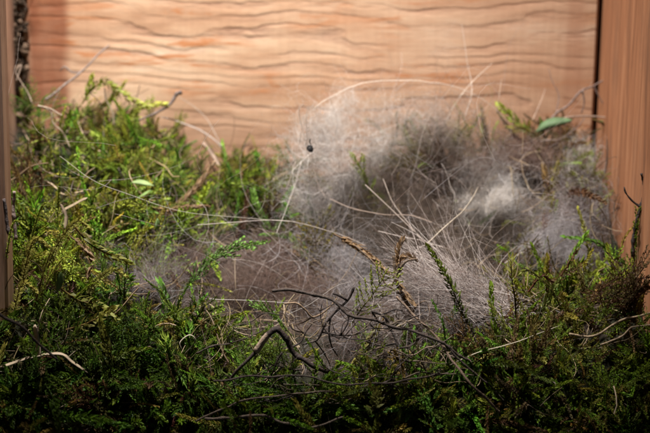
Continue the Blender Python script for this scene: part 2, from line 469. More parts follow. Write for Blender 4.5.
def rot_to(d, spin):
    d = d / np.linalg.norm(d); a = np.cross([0.3, 0.8, 0.2], d); a /= np.linalg.norm(a); b = np.cross(d, a)
    c, s = math.cos(spin), math.sin(spin)
    return np.stack([a * c + b * s, -a * s + b * c, d], 1)
def add_sprig(mb, kind, pos, d, scale, hue):
    v, f, sh, sv, sf = TEMPL[kind][rng.integers(len(TEMPL[kind]))]
    Rm = rot_to(d, rng.uniform(0, 6.28)) * scale
    j = rng.normal(1, 0.14, 3) * rng.uniform(0.75, 1.25)
    base, tip = np.array(GREENS[hue][0]) * j, np.array(GREENS[hue][1]) * j
    mb.add(v @ Rm.T + pos, f, None, tint_leaf(sh, base, tip) * rng.uniform(0.55, 1.45, (len(v) // 4, 1)).repeat(4, 0))
    mb.add(sv @ Rm.T + pos, None, sf, base * np.array([1.1, 0.75, 0.8]))

def in_fur(u, v):
    """how much of the hollow and its fur lining lies at a place in the nest (0..1)"""
    k = np.zeros_like(u)
    for cu, cv, ru, rv in ((240, 270, 105, 46), (400, 240, 125, 95), (500, 195, 85, 68), (350, 160, 62, 70), (580, 228, 72, 52), (445, 300, 75, 40), (340, 345, 85, 42), (150, 292, 80, 18), (330, 310, 150, 30)):
        k = np.maximum(k, np.clip(1.6 - 1.6 * np.sqrt(((u - cu) / ru) ** 2 + ((v - cv) / rv) ** 2), 0, 1))
    for cu, cv, ru, rv in ((365, 196, 42, 20), (498, 246, 26, 16), (548, 205, 14, 34), (410, 112, 14, 14), (520, 128, 40, 12), (470, 118, 22, 10), (320, 225, 12, 18), (440, 148, 30, 12), (385, 150, 16, 14), (575, 190, 20, 16), (465, 205, 14, 14)):
        k = k * (1 - 0.80 * np.clip(1.8 - 1.8 * np.sqrt(((u - cu) / ru) ** 2 + ((v - cv) / rv) ** 2), 0, 1))
    return k

banks = {k: MB() for k in ('left', 'front', 'rear', 'right')}
def scatter_moss():
    n = 18000
    X = rng.uniform(-7.0, 6.9, n); Y = np.where(rng.uniform(0, 1, n) < 0.22, rng.uniform(-10.7, -9.5, n), rng.uniform(-10.85, -0.15, n))
    Z = height(X, Y); p = np.stack([X, Y, Z], -1); u, v = project(p)
    k = in_fur(u, v); nv = normal(X, Y)
    vis = (u > -60) & (u < 710) & (v < 500)
    keep = vis & (rng.uniform(0, 1, n) > k * 1.25)
    # thinner where the rear board shows through between the clumps
    keep &= ~((Y > -1.2) & (u > 195) & (u < 300) & (rng.uniform(0, 1, n) < 0.35))
    idx = np.where(keep)[0]
    idx = idx[: 5100]
    nc = 330
    cx = np.stack([rng.uniform(-7, 6.9, nc), rng.uniform(-10.8, -0.2, nc)], -1)
    cdir = rng.normal(0, 0.45, (nc, 3)); chue = rng.uniform(0, 1, (nc, 2)); csize = rng.uniform(0.7, 1.35, nc); clift = rng.normal(-0.05, 0.27, nc)
    near = np.argmin(np.linalg.norm(p[idx][:, None, :2] - cx[None], axis=-1), 1)
    near = dict(zip(idx, near))
    for i in idx:
        uu, vv = u[i], v[i]
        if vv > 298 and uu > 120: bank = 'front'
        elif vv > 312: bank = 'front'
        elif uu > 500: bank = 'right'
        elif uu < 215 : bank = 'left'
        else: bank = 'rear'
        patch = field(p[i] * np.array([1, 1, 1.5]), 1.1)
        q = near[i]; r = chue[q, 0] if rng.uniform() < 0.65 else rng.uniform()
        a, b = patch[0] * 0.6 + (chue[q, 1] - 0.5) * 1.4, patch[1] + (chue[q, 0] - 0.5)
        if bank == 'left':
            hue = 'bright' if a > 0.2 else ('mid' if a > -0.45 else ('olive' if b > 0 else 'deep'))
            if r < 0.12: hue = 'brown'
            elif r < 0.22: hue = 'fresh'
            elif r < 0.32: hue = 'lime'
        elif bank == 'right':
            hue = 'olive' if a > 0.2 else ('bright' if b > 0.2 else 'mid')
            if r < 0.18: hue = 'brown'
        elif bank == 'rear':
            hue = 'mid' if a > 0 else ('fresh' if b > 0.2 else 'olive')
            if r < 0.12: hue = 'brown'
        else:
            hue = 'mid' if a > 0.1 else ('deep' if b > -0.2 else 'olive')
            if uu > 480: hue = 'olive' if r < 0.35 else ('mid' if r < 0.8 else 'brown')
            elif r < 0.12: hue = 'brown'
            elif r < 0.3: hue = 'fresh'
        kind = ('feather', 'star', 'thread', 'frond')[int(np.searchsorted([0.40, 0.58, 0.80, 1.0], chue[q, 1] if rng.uniform() < 0.5 else rng.uniform()))]
        s = rng.uniform(0.40, 0.80) * (0.8 if vv < 200 else 1.0) * (1.35 if rng.uniform() < 0.12 else 1.0)
        out = np.array([*(p[i, :2] - cx[q]), 0.0]); d = nv[i] * 0.42 + cdir[q] + out * 0.9 + rng.normal(0, 0.55, 3) + np.array([0, -0.15, 0.18]); s *= csize[q] * 0.80
        depth = rng.uniform(0.15, 0.55) if s > 0.4 else 0.2
        pos = p[i] - nv[i] * (depth - clift[q])
        # keep shoots inside the boards
        tipx = pos + nrm(d) * 1.6 * s
        if abs(tipx[0] - 0) > 6.85 or tipx[1] > -0.05: d = d - np.array([np.sign(tipx[0]) * 1.2 if abs(tipx[0]) > 6.85 else 0, 0.9 if tipx[1] > -0.05 else 0, 0]); s *= 0.75
        tu, tv = project(pos + nrm(d) * 1.5 * s)
        if in_fur(np.array([tu]), np.array([tv]))[0] > 0.35 and rng.uniform() < 0.88: continue
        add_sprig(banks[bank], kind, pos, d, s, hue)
scatter_moss()
def fill_front():
    n = 1000
    u = rng.uniform(-30, 690, n); v = rng.uniform(388, 470, n)
    for a, b in zip(u, v):
        lo, hi = -11.2, -8.6                       # where this line of sight meets the heap
        for _ in range(14):
            m = (lo + hi) / 2; p = P(a, b, m)
            if height(p[0], p[1]) > p[2]: hi = m
            else: lo = m
        p = P(a, b, lo); nv = normal(p[0:1], p[1:2])[0]
        if abs(p[0]) > 6.9: continue
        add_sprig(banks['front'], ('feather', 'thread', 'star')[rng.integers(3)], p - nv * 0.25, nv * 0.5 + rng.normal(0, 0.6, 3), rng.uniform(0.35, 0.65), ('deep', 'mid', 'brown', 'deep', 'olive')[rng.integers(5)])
fill_front()
for k, lab in (('left', 'thick green moss piled against the pale side board at left'),
               ('front', 'dark green moss bank along the shaded front of the nest'),
               ('rear', 'loose green moss strip along the foot of the back board'),
               ('right', 'olive green moss heaped in front of the reddish side board')):
    tag(banks[k].build('moss', M_LEAF), lab, 'moss', kind='stuff')

def debris():
    """broken rootlets, stalks and grass ends caught in the moss"""
    mb = MB(); n = 1500
    X = rng.uniform(-7.0, 6.9, n); Y = rng.uniform(-10.8, -0.4, n)
    nv = normal(X, Y); p = np.stack([X, Y, height(X, Y)], -1) + nv * rng.uniform(-0.25, 0.28, (n, 1))
    tang = rng.normal(size=(n, 3)); d = nrm(tang - nv * (tang * nv).sum(1, keepdims=True) * 0.75)
    L = rng.uniform(0.35, 1.6, n); K = 8; pts = []; bend = rng.normal(0, 0.16, (n, 3))
    for k in range(K):
        pts.append(p.copy()); d = nrm(d + bend + 0.35 * field(p, 0.3)); p = p + d * (L / (K - 1))[:, None]
    path = np.stack(pts, 1); path[..., 1] = np.minimum(path[..., 1], -0.05); path[..., 0] = np.clip(path[..., 0], -7.05, 6.95)
    cs = np.array([(0.10, 0.065, 0.04), (0.20, 0.135, 0.08), (0.34, 0.25, 0.16), (0.06, 0.042, 0.03), (0.27, 0.20, 0.10)])
    tubes(mb, path, rng.choice([0.006, 0.009, 0.013, 0.02], size=(n, 1), p=[0.4, 0.3, 0.2, 0.1]) * np.linspace(1, 0.6, K), 4, cs[rng.integers(5, size=n)] * rng.uniform(0.6, 1.3, (n, 1)))
    tag(mb.build('plant_debris', M_STRAW), 'brown rootlet and grass fragments caught all over the moss', 'debris', kind='stuff')
debris()

# single shoots that stand out from the banks
def px(pts, n=None):
    """(u, v, y) list -> points"""
    return np.array([P(*p) for p in pts])
def hero(label, kind, hue, pts, s=1.0, name='moss_sprig', group='moss sprigs standing clear of the nest'):
    q = px(pts)
    ln = np.linalg.norm(np.diff(q, axis=0), axis=1).sum()
    path = spline(q, max(10, int(ln / 0.06)))
    (v, f, sh), stems = sprig_parts(path, kind, s)
    j = rng.normal(1, 0.05, 3); base, tip = np.array(GREENS[hue][0]) * j, np.array(GREENS[hue][1]) * j
    root = empty(name, q[0])
    lb = MB(); lb.add(v, f, None, tint_leaf(sh, base, tip) * rng.uniform(0.85, 1.15, (len(v) // 5, 1)).repeat(5, 0))
    lb.build('leaves', M_LEAF, root, q[0])
    sb = MB()
    for p, r in stems: tubes(sb, p[None], np.linspace(r * 1.3, r * 0.6, len(p))[None], 4, base * np.array([1.2, 0.8, 0.8]))
    sb.build('stem', M_LEAF, root, q[0])
    tag(root, label, 'moss', group)
    return root
H = hero
H('arching yellow green moss sprig rising over the left bank against the board', 'feather', 'lime', [(84, 100, -1.6), (92, 90, -1.6), (105, 82, -1.6), (122, 93, -1.5), (142, 105, -1.4), (165, 104, -1.3)], 0.95)
H('short lime moss tip beside the base of the arching yellow green sprig', 'feather', 'lime', [(82, 104, -1.7), (88, 92, -1.7), (92, 76, -1.7)], 0.9)
H('bright green leafy moss frond standing in front of the pale fur tuft', 'frond', 'bright', [(372, 200, -3.2), (368, 185, -3.2), (362, 170, -3.2), (352, 154, -3.2)], 0.85)
H('yellow green moss clump growing at the back right of the fur', 'feather', 'lime', [(532, 136, -1.2), (520, 124, -1.2), (508, 114, -1.2), (500, 106, -1.2)], 1.1)
H('olive moss shoot leaning left beside the green leaf blade', 'feather', 'olive', [(540, 142, -1.4), (528, 130, -1.4), (510, 128, -1.4)], 1.1)
H('drooping mossy stem hanging down beside the reddish side board', 'thread', 'olive', [(592, 119, -1.0), (604, 124, -1.1), (612, 138, -1.2), (617, 158, -1.3)], 1.3)
H('upright moss shoot with reddish tip in front of the coarse hair', 'star', 'olive', [(516, 318, -8.6), (515, 300, -8.6), (512, 280, -8.6), (511, 259, -8.6)], 0.75)
H('reddish brown moss shoot bending right above the right moss bank', 'thread', 'brown', [(528, 292, -8.4), (542, 276, -8.4), (555, 282, -8.4), (566, 268, -8.4), (577, 250, -8.4)], 1.1)
H('thin olive moss shoot arching between the two right front shoots', 'thread', 'olive', [(560, 306, -8.5), (552, 290, -8.5), (540, 278, -8.5), (528, 270, -8.5), (520, 274, -8.5)], 1.0)
H('blurred fresh green moss blade reaching left from the dark twig', 'thread', 'fresh', [(640, 280, -6.0), (618, 258, -6.0), (596, 242, -6.0), (566, 237, -6.0)], 1.4)
H('pale green curved moss thread beneath the reddish side board', 'thread', 'lime', [(628, 180, -3.0), (612, 192, -3.0), (600, 208, -3.0), (597, 230, -3.0)], 0.9)
H('yellow green moss frond above the long dark twig', 'frond', 'bright', [(350, 326, -9.0), (362, 308, -9.0), (376, 290, -8.9), (388, 268, -8.8)], 0.78)
H('downward olive moss spike below the long dark twig', 'feather', 'olive', [(384, 318, -9.0), (374, 334, -9.1), (362, 352, -9.2), (352, 366, -9.3)], 0.8)
H('bright green leafy moss shoot lying low in the dark front moss', 'feather', 'fresh', [(222, 372, -9.8), (245, 386, -9.9), (268, 396, -10.0), (293, 407, -10.0)], 0.95)
H('small fresh green moss shoot left of the low lying front shoot', 'feather', 'fresh', [(212, 396, -10.0), (226, 386, -10.0), (246, 380, -10.0)], 0.9)
H('bright moss star shining among the dark left front moss', 'star', 'lime', [(168, 362, -9.5), (167, 350, -9.5), (165, 338, -9.5)], 0.9)
H('fresh green moss star beside the curled pale root', 'star', 'fresh', [(190, 346, -9.3), (188, 336, -9.3), (189, 326, -9.3)], 0.85)
H('slender dark upright moss shoot before the left fur pocket', 'star', 'deep', [(124, 312, -8.6), (124, 292, -8.6), (126, 272, -8.6), (126, 252, -8.6)], 0.6)
H('dark branching moss shoot at the front edge of the left fur pocket', 'thread', 'deep', [(176, 326, -8.7), (172, 310, -8.7), (160, 292, -8.7), (146, 280, -8.7)], 0.8)
H('short dark moss shoot leaning right before the left fur pocket', 'thread', 'deep', [(176, 318, -8.6), (180, 300, -8.6), (188, 286, -8.6)], 0.8)
H('yellowish stalk of moss rising from the left foreground', 'thread', 'olive', [(34, 306, -9.6), (40, 286, -9.6), (44, 270, -9.6), (52, 250, -9.6)], 0.8)
H('large olive moss shoot drooping across the left foreground', 'feather', 'olive', [(60, 288, -9.0), (78, 300, -9.0), (98, 306, -9.0), (120, 322, -9.0)], 1.0)
H('pointed olive moss shoot reaching right at left foreground', 'feather', 'olive', [(66, 330, -9.4), (90, 322, -9.4), (112, 308, -9.4)], 1.0)
H('out of focus yellow green moss shoot above the left foreground', 'feather', 'olive', [(74, 226, -8.8), (90, 244, -8.8), (108, 254, -8.8), (128, 262, -8.8)], 1.0)
H('green moss shoot catching light in the middle of the left bank', 'feather', 'bright', [(98, 226, -5.2), (106, 210, -5.2), (122, 204, -5.2), (142, 208, -5.2)], 0.9)
H('fresh green moss frond on the left bank under the long hair', 'frond', 'fresh', [(120, 232, -5.0), (128, 218, -5.0), (140, 210, -5.0), (156, 212, -5.0)], 0.7)
H('pale green round moss tip on the upper left bank', 'star', 'fresh', [(104, 166, -3.0), (102, 156, -3.0), (100, 146, -3.0)], 1.0)
H('looped pale moss stem on the upper left bank', 'thread', 'lime', [(84, 184, -4.2), (80, 172, -4.2), (70, 164, -4.2), (74, 156, -4.2), (84, 162, -4.2)], 0.9)
H('green moss shoot standing on the rear strip left of the pale fur', 'feather', 'fresh', [(256, 178, -1.6), (260, 166, -1.6), (256, 154, -1.6)], 1.0)
H('moss shoot glowing yellow green in the mid rear strip', 'star', 'bright', [(272, 190, -2.2), (270, 176, -2.2), (274, 164, -2.2)], 0.9)
H('thin moss thread hanging below the black seed', 'thread', 'fresh', [(318, 222, -3.8), (312, 210, -3.8), (308, 196, -3.8)], 1.0)
H('yellow olive moss strand lying in the shadow of the fur hollow', 'feather', 'olive', [(520, 232, -3.4), (538, 212, -3.2), (550, 190, -3.0), (558, 164, -2.8)], 1.0)
H('olive moss tuft half buried beside the white down', 'frond', 'olive', [(512, 244, -4.0), (524, 234, -4.0), (538, 226, -4.0)], 0.8)
H('green moss frond before the left end of the long dark twig', 'frond', 'fresh', [(292, 336, -9.0), (280, 322, -8.9), (268, 312, -8.9), (252, 304, -8.8)], 0.7)
H('mossy green shoots climbing the dark twig at the right edge', 'frond', 'mid', [(634, 290, -6.6), (634, 262, -6.6), (636, 236, -6.6), (638, 210, -6.6)], 0.8)
H('green moss shoot at the foot of the dark right edge twig', 'feather', 'bright', [(602, 300, -7.6), (612, 286, -7.6), (626, 274, -7.6)], 1.0)

for k, (u0, v0, u1, v1) in enumerate(((20, 300, 34, 232), (36, 312, 64, 250), (10, 340, 22, 276), (62, 322, 92, 276), (48, 268, 76, 214), (4, 280, 14, 214), (86, 300, 112, 262), (30, 250, 44, 196))):
    hero(('blurred moss shoot at near left, ' + ('leaning from below the grey stub', 'rising over the dark crossing stem', 'lowest against the side board', 'leaning right above the bent straw', 'beside the hooked straw', 'touching the side board by the stubs', 'farthest from the side board', 'topmost of the blurred ones')[k]), ('feather', 'thread')[k % 2], ('olive', 'bright', 'olive', 'mid')[k % 4],
         [(u0, v0, -8.3), (u0 * 0.7 + u1 * 0.3, v0 * 0.6 + v1 * 0.4, -8.9), (u1, v1 + 8, -9.5), (u1 + 14, v1 + 14, -9.8)], 0.7, group='blurred shoots at the near left')
# ------------------------------------------------------------------ fur and hair
def hairs(mb, n, box_c, box_r, length, dirv, spread, curl, cscale, rad, colours, K=7, stick=0.0, lift=0.0, gather=0.40):
    """n fine hairs seeded in an ellipsoid, each bending through a smooth flow so that they mat into wisps"""
    g = rng.normal(size=(n, 3)) * 0.52
    p = np.asarray(box_c) + g * np.asarray(box_r)
    if stick > 0:      # settle on the nest's surface
        h = height(p[:, 0], p[:, 1]) + lift + np.abs(rng.normal(0, box_r[2], n)) * 0.55
        p[:, 2] = p[:, 2] * (1 - stick) + h * stick
    L = length * 1.25 * rng.lognormal(0, 0.40, n)
    d = nrm(np.asarray(dirv, float) + rng.normal(0, spread, (n, 3)))
    d *= np.where(rng.uniform(0, 1, (n, 1)) < 0.3, -1, 1)
    rad_dir = nrm(p - np.asarray(box_c)); d = nrm(d - 0.85 * rad_dir * (d * rad_dir).sum(1, keepdims=True))
    own = rng.normal(0, 0.55 * curl, (n, 3)); shift = rng.normal(0, 30.0, (n, 3)); pts = []
    c0 = np.asarray(box_c)
    for k in range(K):
        pts.append(p.copy())
        d = nrm(d + curl * (0.30 * field(p, cscale) + 0.30 * field(p + shift, cscale * 0.9)) + own / K * 2 + rng.normal(0, 0.10 * curl, (n, 3)) - gather * (p - c0) / np.max(box_r))
        p = p + d * (L / (K - 1))[:, None]
    path = np.stack(pts, 1)
    path[..., 1] = np.minimum(path[..., 1], -0.04)          # never through the boards
    path[..., 0] = np.clip(path[..., 0], -7.05, 6.95)
    prof = np.linspace(1.0, 0.35, K)
    r = rad * rng.uniform(0.6, 1.4, (n, 1)) * prof
    cs = np.asarray(colours, float)
    c = cs[rng.integers(len(cs), size=n)] * rng.uniform(0.7, 1.25, (n, 1))
    tubes(mb, path, r, 3, c)

PALE = [(0.68, 0.62, 0.56), (0.57, 0.515, 0.465), (0.78, 0.735, 0.69)]
MAUVE = [(0.145, 0.088, 0.064), (0.19, 0.120, 0.094), (0.11, 0.064, 0.044), (0.24, 0.165, 0.14)]
GREY = [(0.38, 0.345, 0.345), (0.28, 0.25, 0.245), (0.50, 0.465, 0.46)]
WARM = [(0.43, 0.36, 0.31), (0.52, 0.45, 0.40), (0.34, 0.275, 0.24)]
DARK = [(0.075, 0.052, 0.036), (0.11, 0.08, 0.06), (0.06, 0.046, 0.03)]

def tuft(label, *layers, group='tufts of fur lining the nest'):
    mb = MB()
    for (u, v, y, ru, ry, rv, n, kw) in layers:
        c = P(u, v, y); s = (45 + y) / 1876.0
        kw = dict(kw); kw['rad'] *= 0.58
        cols = kw.pop('colours'); r = np.array([ru * s, ry, rv * s]); m = 7; share = rng.dirichlet(np.ones(m) * 1.6)
        dv = np.array(kw.pop('dirv'), float)
        for j in range(m):
            tone = np.array(cols) * rng.uniform(0.78, 1.18)
            hairs(mb, max(20, int(n * 1.5 * share[j])), c + np.clip(rng.normal(0, 0.5, 3), -0.9, 0.9) * r, r * rng.uniform(0.32, 0.85, 3),
                  colours=tone, dirv=dv + rng.normal(0, 0.45, 3), **kw)
    o = mb.build('fur_tuft', M_HAIR, origin=P(*layers[0][:3]))
    return tag(o, label, 'fur', group)
def kw(colours, length=1.1, d=(0.2, 0, 0.3), spread=0.8, curl=1.0, cscale=0.55, rad=0.0032, **k):
    return dict(colours=colours, length=length, dirv=d, spread=spread, curl=curl, cscale=cscale, rad=rad, **k)

tuft('pale wispy fur tuft standing against the back board behind the black seed',
     (346, 138, -2.0, 34, 0.5, 30, 800, kw(PALE, 0.8, (0.1, 0, 1.0), 0.8, 1.2, 0.4, 0.0028)),
     (335, 165, -2.4, 30, 0.5, 28, 650, kw(PALE + GREY, 0.8, (0.0, 0, 0.6), 1.0, 1.4, 0.4, 0.0028)),
     (345, 118, -1.9, 22, 0.4, 18, 200, kw(PALE, 0.7, (0.1, 0, 1.0), 0.9, 1.2, 0.4, 0.0024)))
tuft('warm grey fur veil along the top rear of the hollow',
     (432, 128, -1.7, 54, 0.5, 26, 520, kw(WARM, 1.0, (0.2, 0, 0.7), 1.0, 1.2, 0.5, 0.0028)),
     (440, 162, -2.2, 62, 0.6, 26, 900, kw(MAUVE + DARK + WARM[2:], 0.9, (0.6, 0, 0.1), 1.0, 1.3, 0.5, 0.0030)),  # dark hairs replace warm ones, putting the hollow's shade into the colour
     (395, 120, -1.8, 22, 0.4, 26, 160, kw(PALE + WARM, 1.0, (-0.1, 0, 1.0), 0.6, 0.9, 0.5, 0.0026)))
tuft('mauve brown fur wad sunk in the left pocket of the nest',
     (240, 272, -5.3, 74, 1.3, 26, 2600, kw(MAUVE, 0.8, (0.6, 0, 0.1), 1.1, 1.7, 0.35, 0.0032, stick=0.75, lift=-0.15)),
     (250, 250, -4.6, 60, 0.8, 18, 160, kw(WARM, 1.0, (0.7, 0, 0.2), 1.0, 1.4, 0.4, 0.0024, stick=0.4)))
tuft('dark brown fur that lines the deep part of the hollow',
     (405, 225, -3.6, 76, 1.2, 38, 2600, kw(DARK, 1.0, (0.6, 0, 0.1), 1.0, 1.5, 0.5, 0.0036, stick=0.7, lift=-0.3)),  # brown fur, toned darker so its colour carries the shade of the hollow
     (470, 240, -3.8, 46, 1.0, 30, 700, kw(DARK, 1.0, (0.2, 0, 0.6), 1.0, 1.5, 0.5, 0.0036, stick=0.6, lift=-0.3)))
tuft('mauve brown fur wad at the rear above the white down',
     (522, 158, -2.0, 42, 0.6, 18, 1500, kw(MAUVE, 0.7, (0.9, 0, 0.1), 0.9, 1.6, 0.4, 0.0034)))
tuft('white down tuft hanging over the dark hollow',
     (500, 206, -2.9, 22, 0.4, 26, 1000, kw(PALE, 0.6, (0.3, -0.1, 0.8), 1.0, 1.8, 0.3, 0.0026)),
     (484, 180, -2.6, 24, 0.4, 15, 320, kw(PALE + GREY, 0.7, (0.7, 0, 0.5), 0.9, 1.5, 0.3, 0.0026)))
tuft('small white down patch close to the reddish side board',
     (577, 163, -1.9, 15, 0.3, 14, 300, kw(PALE, 0.5, (0.4, 0, 0.8), 1.0, 1.6, 0.3, 0.0026)))
tuft('mauve grey fur matted at right below the reddish side board',
     (582, 222, -3.6, 42, 0.8, 32, 2000, kw(GREY + MAUVE, 0.9, (0.4, 0, 0.7), 0.9, 1.3, 0.4, 0.0030)),
     (555, 258, -5.0, 42, 0.7, 24, 900, kw(GREY, 0.9, (0.3, -0.1, 0.8), 0.8, 1.1, 0.4, 0.0028)))
tuft('grey cobweb like fur draped down the middle of the nest',
     (311, 152, -4.1, 9, 0.25, 34, 150, kw(PALE + WARM, 1.0, (0.1, 0, -1.0), 0.3, 0.7, 0.4, 0.0034)),
     (310, 200, -3.9, 12, 0.4, 32, 420, kw(PALE + GREY, 1.0, (0.1, 0, -1.0), 0.5, 1.0, 0.4, 0.0026)),
     (342, 268, -5.2, 44, 0.8, 34, 600, kw(GREY, 1.1, (0.8, 0, -0.5), 1.0, 1.5, 0.4, 0.0028, stick=0.5)),
     (325, 322, -7.6, 44, 0.6, 32, 900, kw(GREY + MAUVE, 0.8, (0.3, 0, 0.8), 1.0, 1.6, 0.4, 0.0030, stick=0.4)))
tuft('pale mauve fur rim showing above the left front moss',
     (165, 290, -6.8, 70, 0.6, 14, 1100, kw(GREY + MAUVE, 0.8, (0.9, 0, 0.1), 0.8, 1.5, 0.4, 0.0028, stick=0.5, lift=0.1)))
tuft('grey brown fur patch showing through the twigs at centre front',
     (330, 360, -8.6, 60, 0.4, 24, 800, kw(MAUVE + DARK + GREY[:1], 0.6, (0.6, 0, 0.3), 1.0, 1.7, 0.35, 0.0034)),
     (400, 345, -8.4, 44, 0.4, 28, 700, kw(MAUVE + DARK + GREY[:1], 0.7, (0.6, 0, 0.3), 1.0, 1.6, 0.35, 0.0034)))

def coarse():
    """stiff guard hairs that fan from lower right to upper left"""
    mb = MB(); root = P(500, 312, -7.4)
    n = 1100
    p0 = P(482, 308, -7.5) + rng.normal(size=(n, 3)) * np.array([0.50, 0.35, 0.13])
    aim = np.array([P(425, 205, -6.2), P(405, 225, -6.4), P(385, 250, -6.6), P(400, 280, -7.0), P(395, 300, -7.4)])
    d = nrm(aim[rng.integers(5, size=n)] - p0 + rng.normal(0, 0.28, (n, 3)))
    L = rng.uniform(0.9, 2.5, n); K = 8; pts = []; bend = rng.normal(0, 0.09, (n, 3)) + np.array([-0.03, 0, -0.05])
    p = p0.copy()
    for k in range(K):
        pts.append(p.copy()); d = nrm(d + bend + 0.05 * field(p, 0.8)); p = p + d * (L / (K - 1))[:, None]
    cs = np.array([(0.46, 0.385, 0.345), (0.36, 0.295, 0.265), (0.58, 0.51, 0.46), (0.28, 0.22, 0.195)])
    tubes(mb, np.stack(pts, 1), 0.0062 * rng.uniform(0.6, 1.3, (n, 1)) * np.linspace(1, 0.4, K), 3, cs[rng.integers(4, size=n)])
    hairs(mb, 2000, P(450, 303, -7.3), (1.35, 0.6, 0.30), 1.2, (0.9, 0, -0.35), 0.35, 0.6, 0.7, 0.0028, GREY + WARM + MAUVE, stick=0.5, lift=0.05)
    o = mb.build('fur_tuft', M_HAIR, origin=root)
    tag(o, 'bundle of coarse stiff grey buff hair fanning at the front of the hollow', 'fur', 'tufts of fur lining the nest')
coarse()

# ------------------------------------------------------------------ twigs, straws, long hairs
def stick(name, label, cat, m, branches, colour, group=None, sides=7, rough=0.12, tip=None):
    """branches: list of (points, r0, r1); first is the main stem"""
    root = px(branches[0][0])[0]
    mb = MB()
    for i, (pts, r0, r1) in enumerate(branches):
        q = px(pts); ln = np.linalg.norm(np.diff(q, axis=0), axis=1).sum()
        n = max(8, int(ln / 0.05)); path = spline(q, n)
        path = path + field(path, 0.13) * min(r0, 0.035) * rough * 2.2 + field(path + 9.0, 0.22) * 0.026 * (m is M_TWIG)
        r = np.linspace(r0, r1, n) * 0.86 * (1 + 0.35 * (rng.uniform(0, 1, n) < 0.07) + rough * np.sin(np.arange(n) * 1.7 + i) * 0.8 + rng.normal(0, rough * 0.5, n))
        c = np.array(colour) * np.ones((n, 1))
        if tip is not None and i == 0:
            k = np.clip(1 - np.arange(n) / (n * 0.2), 0, 1)[:, None] > 0.05; c = np.where(k, np.array(tip), c)
        v0 = len(mb.v); tubes(mb, path[None], r[None], sides, (1, 1, 1), cap=True)
        mb.c[v0] = np.repeat(c, sides, 0)
    o = mb.build(name, m, origin=root)
    return tag(o, label, cat, group)
BARK = (0.026, 0.017, 0.013); BARK2 = (0.045, 0.030, 0.022); GREYB = (0.17, 0.13, 0.11); TAN = (0.36, 0.255, 0.165); STRAW = (0.50, 0.39, 0.26)
TG = 'twigs woven into the nest'
stick('twig', 'long dark smooth twig slanting across the front of the nest', 'twig', M_TWIG,
      [([(273, 290, -9.8), (302, 291, -9.8), (328, 302, -9.8), (350, 315, -9.9), (385, 323, -9.9), (420, 334, -10.0), (446, 345, -10.0), (470, 360, -10.0)], 0.040, 0.030),
       ([(446, 345, -10.0), (475, 372, -10.1), (505, 402, -10.2)], 0.028, 0.016)], BARK2, TG)
stick('twig', 'thick hooked twig with pale broken end at centre front', 'twig', M_TWIG,
      [([(256, 352, -10.0), (263, 341, -10.0), (269, 335, -10.0), (277, 328, -10.0), (281, 330, -10.0), (287, 337, -10.0), (292, 347, -10.0), (297, 355, -10.0), (305, 360, -10.0), (312, 366, -10.0), (330, 373, -9.8)], 0.080, 0.050),
       ([(256, 352, -10.0), (244, 366, -10.0), (226, 382, -9.9)], 0.05, 0.03),
       ([(284, 352, -9.95), (272, 372, -10.0), (264, 384, -10.1)], 0.022, 0.012),
       ([(290, 346, -9.95), (300, 340, -9.9), (306, 330, -9.9)], 0.025, 0.014)], (0.035, 0.022, 0.017), TG, sides=9, rough=0.09, tip=(0.30, 0.215, 0.15))
stick('twig', 'dark forked rootlet branching behind the long dark twig', 'twig', M_TWIG,
      [([(352, 290, -9.4), (345, 302, -9.4), (332, 316, -9.4), (322, 330, -9.4), (314, 340, -9.4), (303, 346, -9.4)], 0.030, 0.020),
       ([(332, 316, -9.4), (330, 332, -9.4), (332, 346, -9.4), (338, 356, -9.4)], 0.026, 0.014),
       ([(322, 330, -9.4), (342, 334, -9.4), (358, 332, -9.4), (378, 326, -9.4), (400, 330, -9.4)], 0.022, 0.012),
       ([(345, 302, -9.4), (336, 296, -9.4), (332, 294, -9.4)], 0.034, 0.020),
       ([(342, 334, -9.4), (348, 322, -9.4), (347, 314, -9.4)], 0.020, 0.012),
       ([(314, 340, -9.4), (322, 352, -9.4), (330, 366, -9.4)], 0.018, 0.010)], BARK, TG)
stick('twig', 'thin tan bent root left of the forked rootlet', 'twig', M_TWIG,
      [([(284, 303, -9.5), (296, 301, -9.5), (305, 309, -9.5), (312, 317, -9.5), (322, 314, -9.5), (330, 308, -9.5), (336, 300, -9.5)], 0.024, 0.016),
       ([(312, 317, -9.5), (302, 323, -9.5), (294, 326, -9.5)], 0.018, 0.010)], (0.17, 0.11, 0.065), TG)
stick('twig', 'gnarled dark twig curling under the coarse hair', 'twig', M_TWIG,
      [([(412, 386, -9.7), (402, 366, -9.6), (396, 344, -9.5), (390, 326, -9.4), (384, 312, -9.3)], 0.036, 0.022),
       ([(396, 344, -9.5), (380, 346, -9.5), (366, 340, -9.5)], 0.026, 0.014),
       ([(390, 326, -9.4), (386, 316, -9.4), (374, 310, -9.4), (380, 318, -9.3)], 0.036, 0.020),
       ([(384, 312, -9.3), (394, 308, -9.3), (402, 310, -9.3)], 0.024, 0.014),
       ([(402, 366, -9.6), (388, 378, -9.7), (370, 378, -9.7)], 0.024, 0.012)], BARK, TG)
stick('twig', 'brown twiggy stub standing in the middle of the nest', 'twig', M_TWIG,
      [([(412, 314, -8.2), (404, 296, -8.1), (397, 276, -8.0), (394, 256, -7.9)], 0.070, 0.030),
       ([(404, 296, -8.1), (388, 284, -8.0), (372, 262, -7.8), (356, 244, -7.6)], 0.030, 0.018),
       ([(397, 276, -8.0), (410, 262, -8.0), (418, 258, -8.0)], 0.034, 0.018),
       ([(412, 314, -8.2), (426, 302, -8.1), (430, 320, -8.2)], 0.026, 0.014)], (0.10, 0.065, 0.04), TG, rough=0.3)
